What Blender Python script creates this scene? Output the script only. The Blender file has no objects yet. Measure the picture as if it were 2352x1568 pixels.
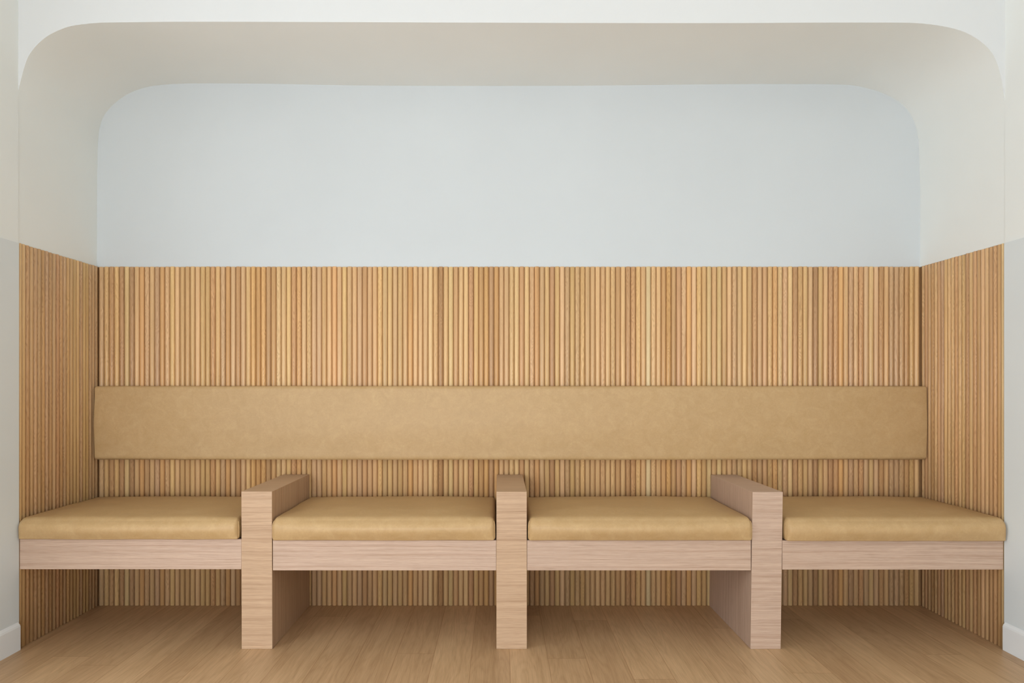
import bpy, math, random
from mathutils import Vector
random.seed(7)
C = bpy.context.scene
PI = math.pi

# ------------------------------------------------------------------ camera
F_PX = 1702.7
H = 0.896
DF, DB = 2.53, 3.03            # distance of the bench front / slatted back wall
SF, SB = F_PX/DF, F_PX/DB      # pixels per metre at those distances
VX, VY = 1148.0, 887.0
cd = bpy.data.cameras.new('camera'); cam = bpy.data.objects.new('camera', cd)
C.collection.objects.link(cam); C.camera = cam
cam.location = (0, 0, H); cam.rotation_euler = (PI/2, 0, 0)
cd.sensor_width = 36; cd.lens = F_PX/2352*36
cd.shift_x = (1176-VX)/2352; cd.shift_y = (VY-784)/2352
cd.clip_start = 0.05

# ------------------------------------------------------------------ world, lights, exposure
w = bpy.data.worlds.new('world'); C.world = w; w.use_nodes = True
bg = w.node_tree.nodes['Background']; bg.inputs[0].default_value = (0.80, 0.88, 1.0, 1); bg.inputs[1].default_value = 1.0
def area(name, loc, rot, sx, sy, power, col):
    l = bpy.data.lights.new(name, 'AREA'); l.shape = 'RECTANGLE'; l.size = sx; l.size_y = sy
    l.energy = power; l.color = col
    o = bpy.data.objects.new(name, l); o.location = loc; o.rotation_euler = rot; C.collection.objects.link(o); return o
area('window_daylight', (-0.65, -4.38, 0.80), (PI/2, 0, 0), 1.9, 1.5, 185, (0.90, 0.98, 1.06))
area('side_window_daylight', (-1.60, 0.95, 0.95), (0, -PI/2, 0), 1.7, 1.7, 24, (0.92, 0.99, 1.05))
area('overhead_fill', (-0.3, -0.7, 2.93), (0, 0, 0), 1.8, 1.8, 8, (0.94, 0.99, 1.03))  # added unseen fill without a fixture, lifts floor and seat tops
C.view_settings.view_transform = 'Standard'; C.view_settings.look = 'None'
C.view_settings.gamma = 1; C.view_settings.use_curve_mapping = False
C.view_settings.exposure = -0.13

# ------------------------------------------------------------------ helpers
def X(px, s=SF): return (px-VX)/s
def Z(py, s=SF): return H+(VY-py)/s
def lin(r, g, b):
    f = lambda c: (c/255/12.92) if c/255 <= 0.04045 else ((c/255+0.055)/1.055)**2.4
    return (f(r), f(g), f(b), 1)

class MB:
    def __init__(s): s.v = []; s.f = []; s.m = []; s.uv = []; s.sm = []
    def face(s, pts, uv=None, m=0, smooth=False):
        b = len(s.v); s.v += [tuple(p) for p in pts]; s.f.append(tuple(range(b, b+len(pts))))
        s.m.append(m); s.uv.append(uv or [(0, 0)]*len(pts)); s.sm.append(smooth)
    def build(s, name, mats, parent=None, merge=False):
        me = bpy.data.meshes.new(name); me.from_pydata(s.v, [], s.f)
        for mt in (mats if isinstance(mats, (list, tuple)) else [mats]): me.materials.append(mt)
        ul = me.uv_layers.new(name='UVMap'); k = 0
        for i, p in enumerate(me.polygons):
            p.material_index = s.m[i]; p.use_smooth = s.sm[i]
            for u in s.uv[i]: ul.data[k].uv = u; k += 1
        if merge:
            import bmesh
            bm = bmesh.new(); bm.from_mesh(me); bmesh.ops.remove_doubles(bm, verts=bm.verts, dist=1e-5)
            bmesh.ops.recalc_face_normals(bm, faces=bm.faces); bm.to_mesh(me); bm.free()
        me.update()
        o = bpy.data.objects.new(name, me); C.collection.objects.link(o)
        if parent: o.parent = parent
        return o
    def box(s, x0, x1, y0, y1, z0, z1, m=0, grain=('h', 'v', 'h'), off=None):
        """grain: direction on front/back, sides, top/bottom"""
        o = off if off is not None else random.random()*9
        P = lambda x, y, z: (x, y, z)
        def q(pts, axes, g, k):
            uv = []
            for p in pts:
                a, b = p[axes[0]], p[axes[1]]
                uv.append((a+o+k, b+o) if g == 'h' else (b+o+k, a+o))
            s.face(pts, uv, m)
        q([P(x0,y0,z0),P(x1,y0,z0),P(x1,y0,z1),P(x0,y0,z1)], (0,2), grain[0], 0)
        q([P(x1,y1,z0),P(x0,y1,z0),P(x0,y1,z1),P(x1,y1,z1)], (0,2), grain[0], 1)
        q([P(x1,y0,z0),P(x1,y1,z0),P(x1,y1,z1),P(x1,y0,z1)], (1,2), grain[1], 2)
        q([P(x0,y1,z0),P(x0,y0,z0),P(x0,y0,z1),P(x0,y1,z1)], (1,2), grain[1], 3)
        q([P(x0,y0,z1),P(x1,y0,z1),P(x1,y1,z1),P(x0,y1,z1)], (0,1), grain[2], 4)
        q([P(x0,y1,z0),P(x1,y1,z0),P(x1,y0,z0),P(x0,y0,z0)], (0,1), grain[2], 5)

def tag(o, label=None, cat=None, group=None, kind=None):
    if label: o['label'] = label
    if cat: o['category'] = cat
    if group: o['group'] = group
    if kind: o['kind'] = kind
    return o
def struct(o): o['kind'] = 'structure'; return o
def empty(name, loc):
    o = bpy.data.objects.new(name, None); o.location = loc; o.empty_display_size = .1
    C.collection.objects.link(o); return o
def adopt(parent, *kids):
    for k in kids:
        k.parent = parent; k.location = k.location-parent.location

# ------------------------------------------------------------------ materials
def newmat(name, rough=0.5, spec=0.5):
    m = bpy.data.materials.new(name); m.use_nodes = True
    nt = m.node_tree; p = nt.nodes['Principled BSDF']
    p.inputs['Roughness'].default_value = rough; p.inputs['Specular IOR Level'].default_value = spec
    return m, nt, p
def N(nt, t, **kw):
    n = nt.nodes.new(t)
    for k, v in kw.items():
        if k.startswith('i_'): n.inputs[int(k[2:])].default_value = v
        else: setattr(n, k, v)
    return n
def L(nt, a, b): nt.links.new(a, b)
def math_(nt, op, a, b=None, c=None):
    n = nt.nodes.new('ShaderNodeMath'); n.operation = op
    for i, v in enumerate((a, b, c)):
        if v is None: continue
        if isinstance(v, (int, float)): n.inputs[i].default_value = v
        else: nt.links.new(v, n.inputs[i])
    return n.outputs[0]
def mapping(nt, src, scale, loc=(0,0,0)):
    n = nt.nodes.new('ShaderNodeMapping'); n.inputs['Scale'].default_value = scale; n.inputs['Location'].default_value = loc
    nt.links.new(src, n.inputs['Vector']); return n.outputs[0]
def noise(nt, vec, scale=5, detail=4, rough=.5, dist=0):
    n = nt.nodes.new('ShaderNodeTexNoise'); n.inputs['Scale'].default_value = scale
    n.inputs['Detail'].default_value = detail; n.inputs['Roughness'].default_value = rough
    n.inputs['Distortion'].default_value = dist
    nt.links.new(vec, n.inputs['Vector']); return n.outputs['Fac']
def ramp(nt, fac, stops):
    n = nt.nodes.new('ShaderNodeValToRGB'); e = n.color_ramp.elements
    e[0].position, e[0].color = stops[0]; e[1].position, e[1].color = stops[-1]
    for p, c in stops[1:-1]:
        x = e.new(p); x.color = c
    nt.links.new(fac, n.inputs[0]); return n.outputs[0]
def mix(nt, fac, a, b, mode='MIX'):
    n = nt.nodes.new('ShaderNodeMix'); n.data_type = 'RGBA'; n.blend_type = mode
    for i, v in ((0, fac), (6, a), (7, b)):
        if isinstance(v, (int, float)): n.inputs[i].default_value = v
        elif isinstance(v, tuple): n.inputs[i].default_value = v
        else: nt.links.new(v, n.inputs[i])
    return n.outputs[2]
def bump(nt, p, h, strength, dist=0.001):
    b = nt.nodes.new('ShaderNodeBump'); b.inputs['Strength'].default_value = strength; b.inputs['Distance'].default_value = dist
    nt.links.new(h, b.inputs['Height']); nt.links.new(b.outputs[0], p.inputs['Normal'])

def paint(name, col, var=0.02):
    m, nt, p = newmat(name, 0.7, 0.25)
    g = nt.nodes.new('ShaderNodeNewGeometry').outputs['Position']
    n = noise(nt, g, 1.6, 3, .6)
    a = tuple(c*(1-var) for c in col[:3])+(1,); b = tuple(min(1, c*(1+var)) for c in col[:3])+(1,)
    L(nt, ramp(nt, n, [(.3, a), (.7, b)]), p.inputs['Base Color'])
    bump(nt, p, noise(nt, g, 220, 2), .06, .0005)
    return m
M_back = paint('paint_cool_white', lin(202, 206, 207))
M_warm = paint('paint_warm_white', lin(239, 241, 237))  # soffit and side walls whitened in colour to make up for weak light
M_low = paint('paint_lower_grey', lin(225, 230, 230))
M_face = paint('paint_face_dimmed', lin(213, 214, 213), .008)  # front of the arch darkened in colour to offset its stronger light
M_ceil = paint('paint_ceiling', lin(240, 240, 238))
M_base = paint('paint_baseboard', lin(238, 239, 238), .005)

def slat_material():
    m, nt, p = newmat('ribbed_oak', 0.38, 0.40)
    tc = nt.nodes.new('ShaderNodeTexCoord').outputs['Object']
    col = N(nt, 'ShaderNodeAttribute', attribute_name='tone').outputs['Color']
    sd = N(nt, 'ShaderNodeAttribute', attribute_name='seed')
    gr = N(nt, 'ShaderNodeAttribute', attribute_name='grain').outputs['Fac']
    off = nt.nodes.new('ShaderNodeVectorMath'); off.operation = 'ADD'
    sc = nt.nodes.new('ShaderNodeVectorMath'); sc.operation = 'MULTIPLY'
    cmb = nt.nodes.new('ShaderNodeCombineXYZ')
    for i in range(3): L(nt, sd.outputs['Fac'], cmb.inputs[i])
    L(nt, cmb.outputs[0], sc.inputs[0]); sc.inputs[1].default_value = (37.0, 11.0, 53.0)
    L(nt, tc, off.inputs[0]); L(nt, sc.outputs[0], off.inputs[1]); v = off.outputs[0]
    fine = noise(nt, mapping(nt, v, (420, 420, 9)), 1, 3, .6)
    streak = noise(nt, mapping(nt, v, (90, 90, 2.2)), 1, 3, .55, .4)
    pores = noise(nt, mapping(nt, v, (900, 900, 45)), 1, 2, .6)
    long_ = noise(nt, mapping(nt, v, (25, 25, 1.6)), 1, 2, .5)
    # cathedral figure: rings warped along the slat
    rad = noise(nt, mapping(nt, v, (62, 62, 6.5)), 1, 1.5, .4)
    rings = math_(nt, 'SINE', math_(nt, 'MULTIPLY', rad, 105.0))
    rings = math_(nt, 'MULTIPLY_ADD', rings, .5, .5)
    c = mix(nt, 1, col, ramp(nt, streak, [(.3, (.88,.86,.82,1)), (.5, (.99,.99,.98,1)), (.72, (1.06,1.06,1.06,1))]), 'MULTIPLY')
    c = mix(nt, 1, c, ramp(nt, fine, [(.3, (.92,.90,.87,1)), (.6, (1.04,1.04,1.04,1))]), 'MULTIPLY')
    c = mix(nt, 1, c, ramp(nt, long_, [(.3, (.93,.91,.88,1)), (.7, (1.06,1.05,1.05,1))]), 'MULTIPLY')
    rm = ramp(nt, rings, [(0, (.84,.79,.73,1)), (.45, (1,.99,.97,1)), (1, (1.06,1.06,1.05,1))])
    c = mix(nt, gr, c, mix(nt, 1, c, rm, 'MULTIPLY'))
    c = mix(nt, ramp(nt, pores, [(.63, (0,0,0,1)), (.72, (.45,.45,.45,1))]), c, mix(nt, 1, c, (.72,.66,.58,1), 'MULTIPLY'))
    L(nt, c, p.inputs['Base Color'])
    bump(nt, p, fine, .12, .0004)
    return m
M_slat = slat_material()

def veneer_material(name, light, dark, ring, rough=.5):
    m, nt, p = newmat(name, rough, 0.35)
    uv = nt.nodes.new('ShaderNodeTexCoord').outputs['UV']
    wob = noise(nt, mapping(nt, uv, (2.2, 9, 1)), 1, 2, .5)
    cmb = nt.nodes.new('ShaderNodeSeparateXYZ'); L(nt, uv, cmb.inputs[0])
    y2 = math_(nt, 'MULTIPLY_ADD', wob, .014, cmb.outputs[1])
    cb = nt.nodes.new('ShaderNodeCombineXYZ'); L(nt, cmb.outputs[0], cb.inputs[0]); L(nt, y2, cb.inputs[1])
    v = cb.outputs[0]
    bands = noise(nt, mapping(nt, v, (.9, 105, 1)), 1, 3, .6)
    lines = noise(nt, mapping(nt, v, (5.5, 480, 1)), 1, 3, .62)
    fib = noise(nt, mapping(nt, v, (22, 900, 1)), 1, 2, .6)
    c = ramp(nt, bands, [(.28, dark), (.5, light), (.75, tuple(min(1, x*1.12) for x in light[:3])+(1,))])
    c = mix(nt, 1, c, ramp(nt, lines, [(.30, ring), (.46, (.97,.96,.95,1)), (.72, (1.10,1.10,1.10,1))]), 'MULTIPLY')
    c = mix(nt, 1, c, ramp(nt, fib, [(.3, (.88,.85,.82,1)), (.6, (1.04,1.04,1.04,1))]), 'MULTIPLY')
    L(nt, c, p.inputs['Base Color'])
    bump(nt, p, fib, .08, .0004)
    return m
M_ven = veneer_material('oak_veneer', lin(190, 163, 143), lin(177, 147, 125), (.76, .71, .67, 1))
M_ven_w = veneer_material('oak_veneer_warm', lin(188, 157, 127), lin(172, 139, 108), (.78, .72, .65, 1))

def leather_material():
    m, nt, p = newmat('tan_leatherette', 0.45, 0.36)
    tc = nt.nodes.new('ShaderNodeTexCoord').outputs['Object']
    a = noise(nt, mapping(nt, tc, (1,1,1)), 26, 5, .62, .8)
    b = noise(nt, mapping(nt, tc, (1,1,1), (3.1,1.7,.4)), 5, 3, .5, .4)
    f = noise(nt, mapping(nt, tc, (1,1,1)), 150, 3, .6)
    c = ramp(nt, a, [(.28, lin(180,147,100)), (.5, lin(185,152,107)), (.74, lin(191,159,114))])
    c = mix(nt, 1, c, ramp(nt, b, [(.3, (.975,.97,.965,1)), (.7, (1.02,1.02,1.02,1))]), 'MULTIPLY')
    vn = math_(nt, 'ABSOLUTE', math_(nt, 'SUBTRACT', noise(nt, mapping(nt, tc, (1,1,1), (5,2,8)), 42, 3, .55, 1.2), .5))
    c = mix(nt, ramp(nt, vn, [(0, (.5,.5,.5,1)), (.03, (0,0,0,1))]), c, mix(nt, 1, c, (1.10,1.11,1.13,1), 'MULTIPLY'))
    c = mix(nt, 1, c, ramp(nt, f, [(.3, (.97,.96,.95,1)), (.7, (1.02,1.02,1.02,1))]), 'MULTIPLY')
    L(nt, c, p.inputs['Base Color'])
    L(nt, ramp(nt, a, [(.3, (.43,.43,.43,1)), (.7, (.52,.52,.52,1))]), p.inputs['Roughness'])
    h = math_(nt, 'ADD', math_(nt, 'MULTIPLY', b, 1.0), math_(nt, 'MULTIPLY', noise(nt, tc, 700, 2), .05))
    bump(nt, p, h, .25, .003)
    return m
M_lea = leather_material()

def floor_material():
    m, nt, p = newmat('oak_plank_floor', 0.42, 0.4)
    tc = nt.nodes.new('ShaderNodeNewGeometry').outputs['Position']
    s = nt.nodes.new('ShaderNodeSeparateXYZ'); L(nt, tc, s.inputs[0]); x, y = s.outputs[0], s.outputs[1]
    W, LEN = 0.126, 1.22
    xs = math_(nt, 'DIVIDE', math_(nt, 'ADD', x, 5.0+0.008), W)
    row = math_(nt, 'FLOOR', xs); fx = math_(nt, 'FRACT', xs)
    wn = N(nt, 'ShaderNodeTexWhiteNoise', noise_dimensions='1D'); L(nt, row, wn.inputs['W'])
    ys = math_(nt, 'ADD', math_(nt, 'DIVIDE', math_(nt, 'ADD', y, 8), LEN), math_(nt, 'MULTIPLY', wn.outputs['Value'], 7.3))
    pl = math_(nt, 'FLOOR', ys); fy = math_(nt, 'FRACT', ys)
    cb = nt.nodes.new('ShaderNodeCombineXYZ'); L(nt, row, cb.inputs[0]); L(nt, pl, cb.inputs[1])
    w2 = N(nt, 'ShaderNodeTexWhiteNoise', noise_dimensions='2D'); L(nt, cb.outputs[0], w2.inputs['Vector'])
    r = w2.outputs['Value']
    vo = nt.nodes.new('ShaderNodeVectorMath'); vo.operation = 'MULTIPLY_ADD'
    L(nt, w2.outputs['Color'], vo.inputs[0]); vo.inputs[1].default_value = (7, 31, 5); L(nt, tc, vo.inputs[2])
    v = vo.outputs[0]
    base = ramp(nt, r, [(0, lin(191,156,117)), (.35, lin(197,162,123)), (.7, lin(202,167,127)), (1, lin(208,174,134))])
    rad = noise(nt, mapping(nt, v, (9, 1.1, 1)), 1, 2, .45)
    rings = math_(nt, 'MULTIPLY_ADD', math_(nt, 'SINE', math_(nt, 'MULTIPLY', rad, 110.0)), .5, .5)
    streak = noise(nt, mapping(nt, v, (60, 2.2, 1)), 1, 4, .6)
    fine = noise(nt, mapping(nt, v, (420, 12, 1)), 1, 3, .6)
    blot = noise(nt, mapping(nt, v, (8, 2.2, 1)), 1, 3, .5)
    c = mix(nt, 1, base, ramp(nt, rings, [(0, (.95,.935,.92,1)), (.4, (1,1,1,1)), (1, (1.02,1.02,1.02,1))]), 'MULTIPLY')
    c = mix(nt, 1, c, ramp(nt, streak, [(.3, (.88,.86,.83,1)), (.55, (1,1,1,1)), (.75, (1.05,1.05,1.05,1))]), 'MULTIPLY')
    c = mix(nt, 1, c, ramp(nt, fine, [(.3, (.88,.86,.83,1)), (.6, (1.04,1.04,1.04,1))]), 'MULTIPLY')
    c = mix(nt, 1, c, ramp(nt, blot, [(.3, (.93,.91,.89,1)), (.7, (1.05,1.05,1.05,1))]), 'MULTIPLY')
    ex = math_(nt, 'MULTIPLY', math_(nt, 'MINIMUM', fx, math_(nt, 'SUBTRACT', 1, fx)), W)
    ey = math_(nt, 'MULTIPLY', math_(nt, 'MINIMUM', fy, math_(nt, 'SUBTRACT', 1, fy)), LEN)
    e = math_(nt, 'MINIMUM', ex, ey)
    gap = math_(nt, 'LESS_THAN', e, 0.0010)
    c = mix(nt, gap, c, mix(nt, 1, c, (.74,.67,.60,1), 'MULTIPLY'))
    L(nt, c, p.inputs['Base Color'])
    bump(nt, p, fine, .06, .0004)
    return m
M_floor = floor_material()
M_glass, _nt, _p = newmat('frame_white', .4)
_p.inputs['Base Color'].default_value = lin(235,235,232)
M_dark, _nt, _p = newmat('backing_brown', .8)
_p.inputs['Base Color'].default_value = lin(140,102,62)

# ------------------------------------------------------------------ room shell
XL, XR = -1.6434, 1.7236        # plane of the side walls
TOPZ = Z(612, SB)               # top of the slatted cladding
Y_WALL = DB+0.009               # face of the back wall
Y_REAR, ZC = -4.5, 2.95
T = 0.12
mb = MB(); mb.box(XL-T, XR+T, Y_REAR-T, Y_WALL+T, -T, 0); struct(mb.build('floor', M_floor))
mb = MB(); mb.box(XL-T, XR+T, Y_REAR-T, DF+.12, ZC, ZC+T); struct(mb.build('ceiling', M_ceil))
mb = MB(); mb.box(XL-T, XR+T, Y_WALL, Y_WALL+T, 0, ZC); struct(mb.build('wall_back', M_back))
LOWP = 0.004
for name, x0, x1, lo0, lo1 in (('wall_left', XL-T, XL, XL, XL+LOWP), ('wall_right', XR, XR+T, XR-LOWP, XR)):
    mb = MB(); 
    if name == 'wall_left':                                   # with an opening for the side window
        wy0, wy1, wz0, wz1 = .05, 1.85, .08, 1.84
        mb.box(x0, x1, wy1, DF, 0, ZC); mb.box(x0, x1-.0079, DF, Y_WALL, 0, TOPZ); mb.box(x0, x1-.03, DF, Y_WALL, TOPZ, ZC); mb.box(x0, x1, Y_REAR, wy0, 0, ZC)
        mb.box(x0, x1, wy0, wy1, 0, wz0); mb.box(x0, x1, wy0, wy1, wz1, ZC)
        mb.box(lo0, lo1, wy1+.05, DF-.002, 0, Z(558.5), 1)
        mb.box(lo0, lo1, Y_REAR, wy0-.05, 0, Z(558.5), 1)
    else:
        mb.box(x0, x1, Y_REAR, DF, 0, ZC); mb.box(x0+.0079, x1, DF, Y_WALL, 0, TOPZ); mb.box(x0+.03, x1, DF, Y_WALL, TOPZ, ZC)
        mb.box(lo0, lo1, Y_REAR, DF-.002, 0, Z(558.5), 1)
    struct(mb.build(name, [M_warm, M_low]))
# wall behind the camera, with the large window that lights the niche
rx0, rx1, rz0, rz1 = -1.61, .31, .04, 1.58
mb = MB(); mb.box(XL, rx0, Y_REAR-T, Y_REAR, 0, ZC); mb.box(rx1, XR, Y_REAR-T, Y_REAR, 0, ZC)
mb.box(rx0, rx1, Y_REAR-T, Y_REAR, 0, rz0); mb.box(rx0, rx1, Y_REAR-T, Y_REAR, rz1, ZC)
struct(mb.build('wall_rear', M_warm))

def catmull(pts, n):
    P = [pts[0]]+list(pts)+[pts[-1]]; out = []
    for i in range(1, len(P)-2):
        for k in range(n):
            t = k/n; p0, p1, p2, p3 = P[i-1], P[i], P[i+1], P[i+2]
            out.append(tuple(.5*((2*p1[j])+(-p0[j]+p2[j])*t+(2*p0[j]-5*p1[j]+4*p2[j]-p3[j])*t*t+(-p0[j]+3*p1[j]-3*p2[j]+p3[j])*t**3) for j in (0, 1)))
    out.append(pts[-1]); return out
def resample(pts, n):
    d = [0]
    for a, b in zip(pts, pts[1:]): d.append(d[-1]+math.dist(a, b))
    out = []; j = 0
    for k in range(n+1):
        t = d[-1]*k/n
        while j < len(d)-2 and d[j+1] < t: j += 1
        u = (t-d[j])/max(1e-9, d[j+1]-d[j]); out.append(tuple(pts[j][i]*(1-u)+pts[j+1][i]*u for i in (0, 1)))
    return out
# outline of the opening in the front plane and where the curved soffit meets the back wall
oL = [(42,208),(49,180),(61,139),(75.5,114),(98,91),(122,75.5),(155,62),(188,56),(229,52.3),(286,51.3)]
oM = [(286,51.3),(420,50),(700,50.5),(1176,52.3),(1600,53),(1900,52),(2063,52)]
oR = [(2063,52),(2104,53),(2145,57),(2186,64.5),(2218.5,75),(2251,94),(2275.7,118),(2290,145),(2300,182),(2308,233)]
iL = [(223.6,372),(225,326.5),(228.5,296),(237,269),(253,247),(277.5,226),(306,210),(339,199.5),(379.6,194),(432.6,191.5)]
iM = [(432.6,191.5),(600,192),(780,195.5),(960,197),(1280,197),(1500,195),(1700,193),(1880,193)]
iR = [(1880,193),(1949,195),(1985,201),(2022.5,212),(2055,227),(2075.6,242),(2092,263),(2104,292),(2110,324),(2111.5,372)]
def prof(segs, s):
    out = []
    for sg, n in zip(segs, (36, 40, 36)):
        r = resample(catmull([(X(a, s), Z(b, s)) for a, b in sg], 8), n)
        out += r if not out else r[1:]
    return out
fo = prof((oL, oM, oR), SF)
bo = prof((iL, iM, iR), F_PX/Y_WALL)
# the soffit runs on down the sides of the niche, a little behind the plane of the room walls
def feet(curve, left, right):
    (lx, lz), (rx, rz) = curve[0], curve[-1]
    L_ = [(lx+(left-lx)*math.sin(PI/2*min(1, t*3.2)), lz+(TOPZ-lz)*t) for t in [k/16 for k in range(16, 0, -1)]]
    R_ = [(rx+(right-rx)*math.sin(PI/2*min(1, t*3.2)), rz+(TOPZ-rz)*t) for t in [k/16 for k in range(1, 17)]]
    return L_+curve+R_
sbk = F_PX/Y_WALL
fo = feet(fo, XL-.0018, XR+.0018); bo = feet(bo, X(222.6, sbk), X(2113.6, sbk))
NS = 14
idx = lambda i, k: i*(NS+1)+k
vs = []
for (xf, zf), (xb, zb) in zip(fo, bo):
    for k in range(NS+1):
        t = k/NS; vs.append((xf*(1-t)+xb*t, DF*(1-t)+(Y_WALL)*t, zf*(1-t)+zb*t))
fs = []; n = len(fo)
for i in range(n-1):
    for k in range(NS): fs.append((idx(i,k), idx(i+1,k), idx(i+1,k+1), idx(i,k+1)))
nsof = len(fs)
face = fo[16:-16]; n = len(face)
b = len(vs); vs += [(x, DF, z) for x, z in face]; b2 = len(vs); vs += [(x, DF, ZC) for x, z in face]
for i in range(n-1): fs.append((b+i, b2+i, b2+i+1, b+i+1))
me = bpy.data.meshes.new('wall_arch'); me.from_pydata(vs, [], fs)
me.materials.append(M_warm); me.materials.append(M_face)
for i, p in enumerate(me.polygons):
    p.use_smooth = i < nsof; p.material_index = 0 if i < nsof else 1
o = bpy.data.objects.new('wall_arch', me); C.collection.objects.link(o); struct(o)

# baseboards on the side walls in front of the niche
for nm, xw, sgn in (('baseboard_left', XL+LOWP, 1), ('baseboard_right', XR-LOWP, -1)):
    pr = [(0,0),(.009,0),(.009,.080),(.007,.086),(.0035,.090),(.0015,.094),(0,.094)]
    mb = MB(); y0, y1 = Y_REAR+.001, DF-.008
    for a, c in zip(pr, pr[1:]):
        mb.face([(xw+sgn*a[0],y0,a[1]),(xw+sgn*a[0],y1,a[1]),(xw+sgn*c[0],y1,c[1]),(xw+sgn*c[0],y0,c[1])])
    mb.face([(xw+sgn*a[0],y1,a[1]) for a in pr]); mb.face([(xw+sgn*a[0],y0,a[1]) for a in pr])
    struct(mb.build(nm, M_base))

# window frames behind the camera
def window(name, c, horiz, w_, h_, depth):
    mb = MB(); f = .06; x, y, z = c
    def bx(a0, a1, b0, b1):
        if horiz == 'x': mb.box(x+a0, x+a1, y-depth, y, z+b0, z+b1)
        else: mb.box(x-depth, x, y+a0, y+a1, z+b0, z+b1)
    bx(-w_/2, -w_/2+f, -h_/2, h_/2); bx(w_/2-f, w_/2, -h_/2, h_/2)
    bx(-w_/2+f, w_/2-f, -h_/2, -h_/2+f); bx(-w_/2+f, w_/2-f, h_/2-f, h_/2); bx(-.02, .02, -h_/2+f, h_/2-f)
    struct(mb.build(name, M_glass))
window('window_1', ((rx0+rx1)/2, Y_REAR-.02, (rz0+rz1)/2), 'x', rx1-rx0, rz1-rz0, .06)
window('window_2', (XL-.03, .95, .96), 'y', 1.8, 1.76, .06)

# ------------------------------------------------------------------ ribbed oak cladding
TONES = {'n': (222,182,128), 'l': (229,198,148), 'y': (232,194,138), 'p': (226,186,140), 'o': (222,170,110),
         'r': (201,155,110), 'd': (176,136,98), 'g': (204,168,130), 'w': (240,222,184)}
CODE = (
"G N R N D l D n o G n G o P y p n n y p n n R n G o p r p n o o O r r L y y R O p "
"N p p n n o p y p p p r n n Y l y p n n o p p y l N D n l r y y R n r o d o p p Y "
"l r y P o p n r y p G n G Y n p p P p N r n R R N p w P p o O r r P o p N n l n l "
"n p G g y n R g r N O L P l R N n p D n p R R o n G P R p y p R n G G G R N p").split()
def rib_panel(name, p0, p1, z0, z1, codes, depth, parent=None, rise=None, ncode=None):
    """vertical half-round ribs from p0 to p1 (plan), bulging to the side given by the left normal."""
    nrib = ncode; d = Vector((p1[0]-p0[0], p1[1]-p0[1])); Ln = d.length; d /= Ln; nrm = Vector((d.y, -d.x))
    pitch = Ln/nrib; hw = pitch*.5*.945; vs, fs, tone, seed, grain = [], [], [], [], []
    K = 16
    for i in range(nrib):
        ch = codes[i % len(codes)]; c0 = TONES[ch.lower()]; c0 = tuple(.60*a_*.95+.40*b_ for a_, b_ in zip(c0, (216,177,131))); j = random.uniform(.965, 1.035)
        col = lin(min(255,c0[0]*j), min(255,c0[1]*j*random.uniform(.99,1.01)), min(255,c0[2]*j*random.uniform(.97,1.03)))
        sdv = random.random(); g = random.uniform(.75, 1.0) if ch.isupper() else random.uniform(0.05, .3)
        cx = pitch*(i+.5); dz = random.uniform(-.0008, .0008); b = len(vs); prof = []
        for k in range(K+1):
            a = PI*k/K; ca, sa = math.cos(a), math.sin(a)
            prof.append((-ca*hw, max(0, sa)*depth))
        zt = z1+dz
        for lvl, z, ins in ((0, z0, 0), (1, zt-.0015, 0), (2, zt, .0012)):
            for a, h in prof:
                a2 = a*(1-ins/hw); h2 = max(0, h-ins*(h/depth)) if depth else 0
                q = Vector(p0)+d*(cx+a2)+nrm*h2; vs.append((q.x, q.y, z))
        for l in range(2):
            for k in range(K): fs.append((b+l*(K+1)+k, b+l*(K+1)+k+1, b+(l+1)*(K+1)+k+1, b+(l+1)*(K+1)+k))
        fs.append(tuple(b+2*(K+1)+k for k in range(K+1))); fs.append(tuple(b+K-k for k in range(K+1)))
        nv = len(vs)-b; tone += [col]*nv; seed += [sdv]*nv; grain += [g]*nv
    me = bpy.data.meshes.new(name); me.from_pydata(vs, [], fs); me.materials.append(M_slat)
    for p in me.polygons: p.use_smooth = len(p.vertices) == 4
    a = me.attributes.new('tone', 'FLOAT_COLOR', 'POINT'); a.data.foreach_set('color', [c for t in tone for c in t])
    a = me.attributes.new('seed', 'FLOAT', 'POINT'); a.data.foreach_set('value', seed)
    a = me.attributes.new('grain', 'FLOAT', 'POINT'); a.data.foreach_set('value', grain)
    o = bpy.data.objects.new(name, me); C.collection.objects.link(o)
    if parent: o.parent = parent
    return o
RD = 0.0094
REC = 0.0079                    # the niche sides lie this much behind the room walls
SUB = 0.0015                    # thin backing sheet
yb = Y_WALL-SUB
xs_l, xs_r = XL-REC+SUB, XR+REC-SUB
XSL, XSR = xs_l+RD, xs_r-RD     # crests of the side ribs
def backing(x0, x1, y0, y1, parent):
    mb = MB(); mb.box(x0, x1, y0, y1, 0.0, TOPZ-.001); return mb.build('backing_sheet', M_dark, parent)
e = empty('ribbed_wall_panel', (0, yb, 0))
tag(e, 'wide ribbed oak wall panel running across the back of the niche behind the bench', 'wall panel', 'ribbed oak panels lining the niche')
r_ = rib_panel('rib_cladding', (X(225.9, SB), yb), (X(2112.9, SB), yb), .0005, TOPZ, CODE, RD, ncode=162)
adopt(e, r_, backing(XL-REC+.002, XR+REC-.002, yb+.0001, Y_WALL-.0001, None))
rnd = random.Random(3)
side_codes = lambda s: ''.join(rnd.choice(s) for _ in range(40))
YS1 = yb-RD*.6; YS0 = DF+.019
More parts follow.
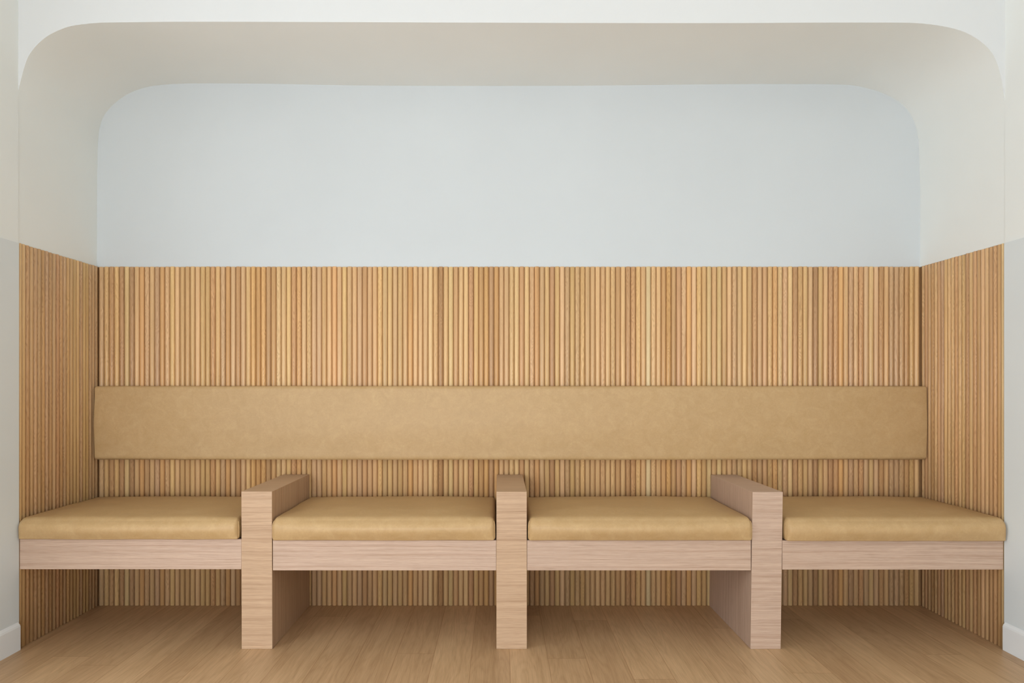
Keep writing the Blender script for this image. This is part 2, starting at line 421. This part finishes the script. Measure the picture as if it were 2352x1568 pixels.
for side, x_, pa, pb, cod, lab in (
    ('l', xs_l, (xs_l, YS0), (xs_l, YS1), side_codes('RgGnNGgGnR'), 'narrow darker ribbed oak wall panel lining the left side of the niche'),
    ('r', xs_r, (xs_r, YS1), (xs_r, YS0), side_codes('NRrnNpRGnrN'), 'narrow ribbed oak wall panel lining the right side of the niche')):
    e = empty('ribbed_wall_panel', (x_, (YS0+YS1)/2, 0)); tag(e, lab, 'wall panel', 'ribbed oak panels lining the niche')
    r_ = rib_panel('rib_cladding', pa, pb, .0005, TOPZ, cod, RD, ncode=22)
    # edge strip closing the panel at the front
    if side == 'l': en = rib_panel('edge_strip', (x_, DF+.001), (x_, YS0), .0005, TOPZ, 'y', RD+.0012, ncode=1)
    else: en = rib_panel('edge_strip', (x_, YS0), (x_, DF+.001), .0005, TOPZ, 'l', RD+.0012, ncode=1)
    en['label'] = 'wider rounded light oak edge strip'
    bk = backing(XL-REC+.0001, xs_l-.0001, DF+.002, yb, None) if side == 'l' else backing(xs_r+.0001, XR+REC-.0001, DF+.002, yb, None)
    adopt(e, r_, en, bk)

# ------------------------------------------------------------------ bench: three dividers carrying four seat boards
bench = empty('bench', (X(1176), (DF+DB)/2, 0))
tag(bench, 'long built-in oak veneer bench with four bays parted by three tall dividers', 'bench')
YD0, YD1 = DF, yb-RD-.0008
def sheared_box(name, xb0, xb1, xt0, xt1, y0, y1, z0, z1, mat, front_mat=None, grain=('h','v','h'), ch=.0006):
    """box with slightly eased edges; bottom and top x given apart (the right divider leans a little)"""
    mb = MB(); mb.box(0, 1, y0, y1, z0, z1, 0, grain)
    def tx(p):
        t = (p[2]-z0)/(z1-z0); a = xb0+(xt0-xb0)*t; b = xb1+(xt1-xb1)*t
        return (a+(b-a)*p[0], p[1], p[2])
    w_ = xb1-xb0
    mb.v = [tx(p) for p in mb.v]
    # UVs that used x must be rescaled to metres
    mb.uv = [[(u, v) for u, v in f] for f in mb.uv]
    o = random.random()*9
    for k in (0, 1):
        mb.uv[k] = [(mb.v[i][0]+o+k, mb.v[i][2]+o) for i in mb.f[k]]
    for k in (4, 5):
        mb.uv[k] = [(mb.v[i][0]+o+k, mb.v[i][1]+o) for i in mb.f[k]]
    ob = mb.build(name, mat, merge=True)
    bv = ob.modifiers.new('bevel', 'BEVEL'); bv.width = ch; bv.segments = 1; bv.limit_method = 'ANGLE'
    return ob
DIV = [  # x bottom left/right, x top left/right, top y, bottom y (pixels of the front plane)
    (555.0, 625.5, 554.2, 624.6, 1128.5, M_ven_w),
    (1140.2, 1210.2, 1140.2, 1210.0, 1129.0, M_ven_w),
    (1723.8, 1793.2, 1728.7, 1798.2, 1129.5, M_ven)]
for a, b_, c, d_, ty, mt in DIV:
    o = sheared_box('divider', X(a), X(b_), X(c), X(d_), YD0, YD1, 0.0003, Z(ty), mt); adopt(bench, o)
BAY = [(44.0, 554.3, 1237.8, 1307.2), (626.2, 1139.9, 1240.6, 1309.8), (1210.7, 1725.2, 1240.8, 1309.8), (1796.9, 2305.5, 1241, 1308)]
XB = [(max(X(44.2), XSL+.0008), X(554.1)), (X(626.4), X(1139.8)), (X(1210.7), X(1725.0)), (X(1797.3), min(X(2305), XSR-.0008))]
for (x0, x1), (_, _, ty, by) in zip(XB, BAY):
    o = sheared_box('seat_board', x0, x1, x0, x1, YD0+.0015, YD1, Z(by), Z(ty), M_ven, ch=.0006); adopt(bench, o)

# ------------------------------------------------------------------ cushions
def cushion_mesh(name, x0, x1, y0, y1, z0, z1, rt, rb, crown, bulge, nx=60, ny=26, nz=12, mat=M_lea, sag=0.0, side=0.004, wr=0.0012, seedv=0, rx=None):
    """upholstered block: rounded edges, crowned top, softly bulging front and sides"""
    cx, cy, cz = (x0+x1)/2, (y0+y1)/2, (z0+z1)/2; hx, hy, hz = (x1-x0)/2, (y1-y0)/2, (z1-z0)/2
    import mathutils
    def dist(n, hl, r):      # parameter lines, denser near the edges
        e = [-1+ (r/hl)*(1-math.cos(PI/2*k/5))*1.0 for k in range(5)]
        m = [-1+r/hl+(2-2*r/hl)*k/n for k in range(n+1)]
        return e+m+[-v for v in reversed(e)]
    us, vs_, ws = dist(nx, hx, rx or rt), dist(ny, hy, rt), dist(nz, hz, min(rt, hz*.8))
    def pos(u, v, w_):
        r = rt if w_ > -.2 else rb+(rt-rb)*max(0, (w_+1)/.8)
        r = min(r, hz*.98); R3 = (min(rx or r, r), r, r)
        p = [u*hx, v*hy, w_*hz]; c = [max(-h_+q_, min(h_-q_, q)) for q, h_, q_ in zip(p, (hx, hy, hz), R3)]
        dv = Vector([(a-b)/q_ for a, b, q_ in zip(p, c, R3)])
        if dv.length > 1e-9: dv.normalize(); dv = Vector([d_*q_ for d_, q_ in zip(dv, R3)])
        q = [c[i]+dv[i] for i in range(3)]
        fu, fv, fw = max(0, 1-abs(u)**5)**2, max(0, 1-abs(v)**4)**2, max(0, 1-w_*w_)**2
        if w_ > 0: q[2] += crown*fu*fv*w_
        if w_ < 0: q[2] -= sag*fu*(1 if v < 0 else 0)*abs(w_)*abs(v)**3
        q[1] += bulge*(-1 if v < 0 else 0)*abs(v)**4*fw*(.4+.6*fu)
        q[0] += side*math.copysign(1, u)*abs(u)**14*fw
        nn = mathutils.noise.noise(Vector((q[0]*5+seedv, q[1]*7, q[2]*9)))*wr+mathutils.noise.noise(Vector((q[0]*17+seedv, q[1]*19, q[2]*23)))*wr*.35
        dirn = Vector((u**9*.3, v**9, w_**5)); 
        if dirn.length > .01: dirn.normalize(); q = [q[i]+dirn[i]*nn for i in range(3)]
        return (q[0], q[1], q[2])
    key = {}; V_ = []; F_ = []
    def vid(u, v, w_):
        k = (round(u, 6), round(v, 6), round(w_, 6))
        if k not in key: key[k] = len(V_); V_.append(pos(u, v, w_))
        return key[k]
    def sheet(A, B, f):
        for a, a2 in zip(A, A[1:]):
            for b, b2 in zip(B, B[1:]): F_.append((vid(*f(a,b)), vid(*f(a2,b)), vid(*f(a2,b2)), vid(*f(a,b2))))
    sheet(us, vs_, lambda a, b: (a, b, 1)); sheet(vs_, us, lambda a, b: (b, a, -1))
    sheet(us, ws, lambda a, b: (a, -1, b)); sheet(ws, us, lambda a, b: (b, 1, a))
    sheet(vs_, ws, lambda a, b: (1, a, b)); sheet(ws, vs_, lambda a, b: (-1, b, a))
    me = bpy.data.meshes.new(name); me.from_pydata([(p[0], p[1], p[2]) for p in V_], [], F_); me.materials.append(mat)
    for p in me.polygons: p.use_smooth = True
    o = bpy.data.objects.new(name, me); C.collection.objects.link(o); o.location = (cx, cy, cz)
    def surf(u, v, w_): q = pos(u, v, w_); return Vector(q)
    return o, surf
def tube(name, pts, r, mat, parent):
    mb = MB(); K = 8; rings = []
    for i, p in enumerate(pts):
        t = (pts[min(i+1, len(pts)-1)]-pts[max(i-1, 0)]).normalized(); a = t.cross(Vector((.3, .2, 1)) if abs(t.z) < .8 else Vector((1, .2, 0))).normalized(); b_ = t.cross(a)
        rings.append([p+a*math.cos(2*PI*k/K)*r+b_*math.sin(2*PI*k/K)*r for k in range(K)])
    for A, B in zip(rings, rings[1:]):
        for k in range(K): mb.face([A[k], A[(k+1)%K], B[(k+1)%K], B[k]], smooth=True)
    mb.face(rings[0][::-1]); mb.face(rings[-1])
    return mb.build(name, mat, parent, merge=True)

YC1 = yb-RD-.0024
ZCU = Z(1187, F_PX/(DF-.012))-.0
specs = [ # x0, x1 (m), bottom z, label
    (XL+LOWP+.0014, X(553.3)-.0035, Z(1237.8), 'tan leatherette seat cushion in the leftmost bay, against the darker ribbed side panel'),
    (X(625.2)+.0015, X(1139.8)-.0035, Z(1240.6), 'tan leatherette seat cushion in the second bay, between the left and the middle divider'),
    (X(1210.5)+.0035, X(1727.5)-.001, Z(1240.8), 'tan leatherette seat cushion in the third bay, between the middle and the right divider'),
    (X(1797.6)+.0045, XR-LOWP-.0014, Z(1241), 'tan leatherette seat cushion in the rightmost bay, beyond the right divider')]
for i, (x0, x1, zb, lab) in enumerate(specs):
    o, sf = cushion_mesh('seat_cushion', x0, x1, DF-(.018, .014, .014, .024)[i], YC1, zb+.0008, .4490, .030, .010, .015, .012, sag=.0, side=.001, wr=.0016, seedv=i*7.7, rx=.016)
    tag(o, lab, 'cushion', 'seat cushions on the bench')
    for sg in (-1, 1):
        pts = [sf(sg, -.955, w_)+Vector((sg*.0004, 0, 0)) for w_ in [(-.9+.18*k) for k in range(11)]]
        s_ = tube('seam', pts, .0014, M_lea, o)
# long backrest
YBF = DB-.056
sb2 = F_PX/(DB-.050)
o, sf = cushion_mesh('backrest_cushion', X(214.8, sb2), X(2130.5, sb2), YBF+.006, yb-RD-.0022, Z(1056, sb2), Z(886.5, sb2), .013, .016, .0008, .007,
                     nx=150, ny=5, nz=30, side=.001, sag=.0045, wr=.0012, seedv=44, rx=.006)
tag(o, 'long tan leatherette backrest cushion spanning the ribbed wall above the seats', 'backrest cushion')
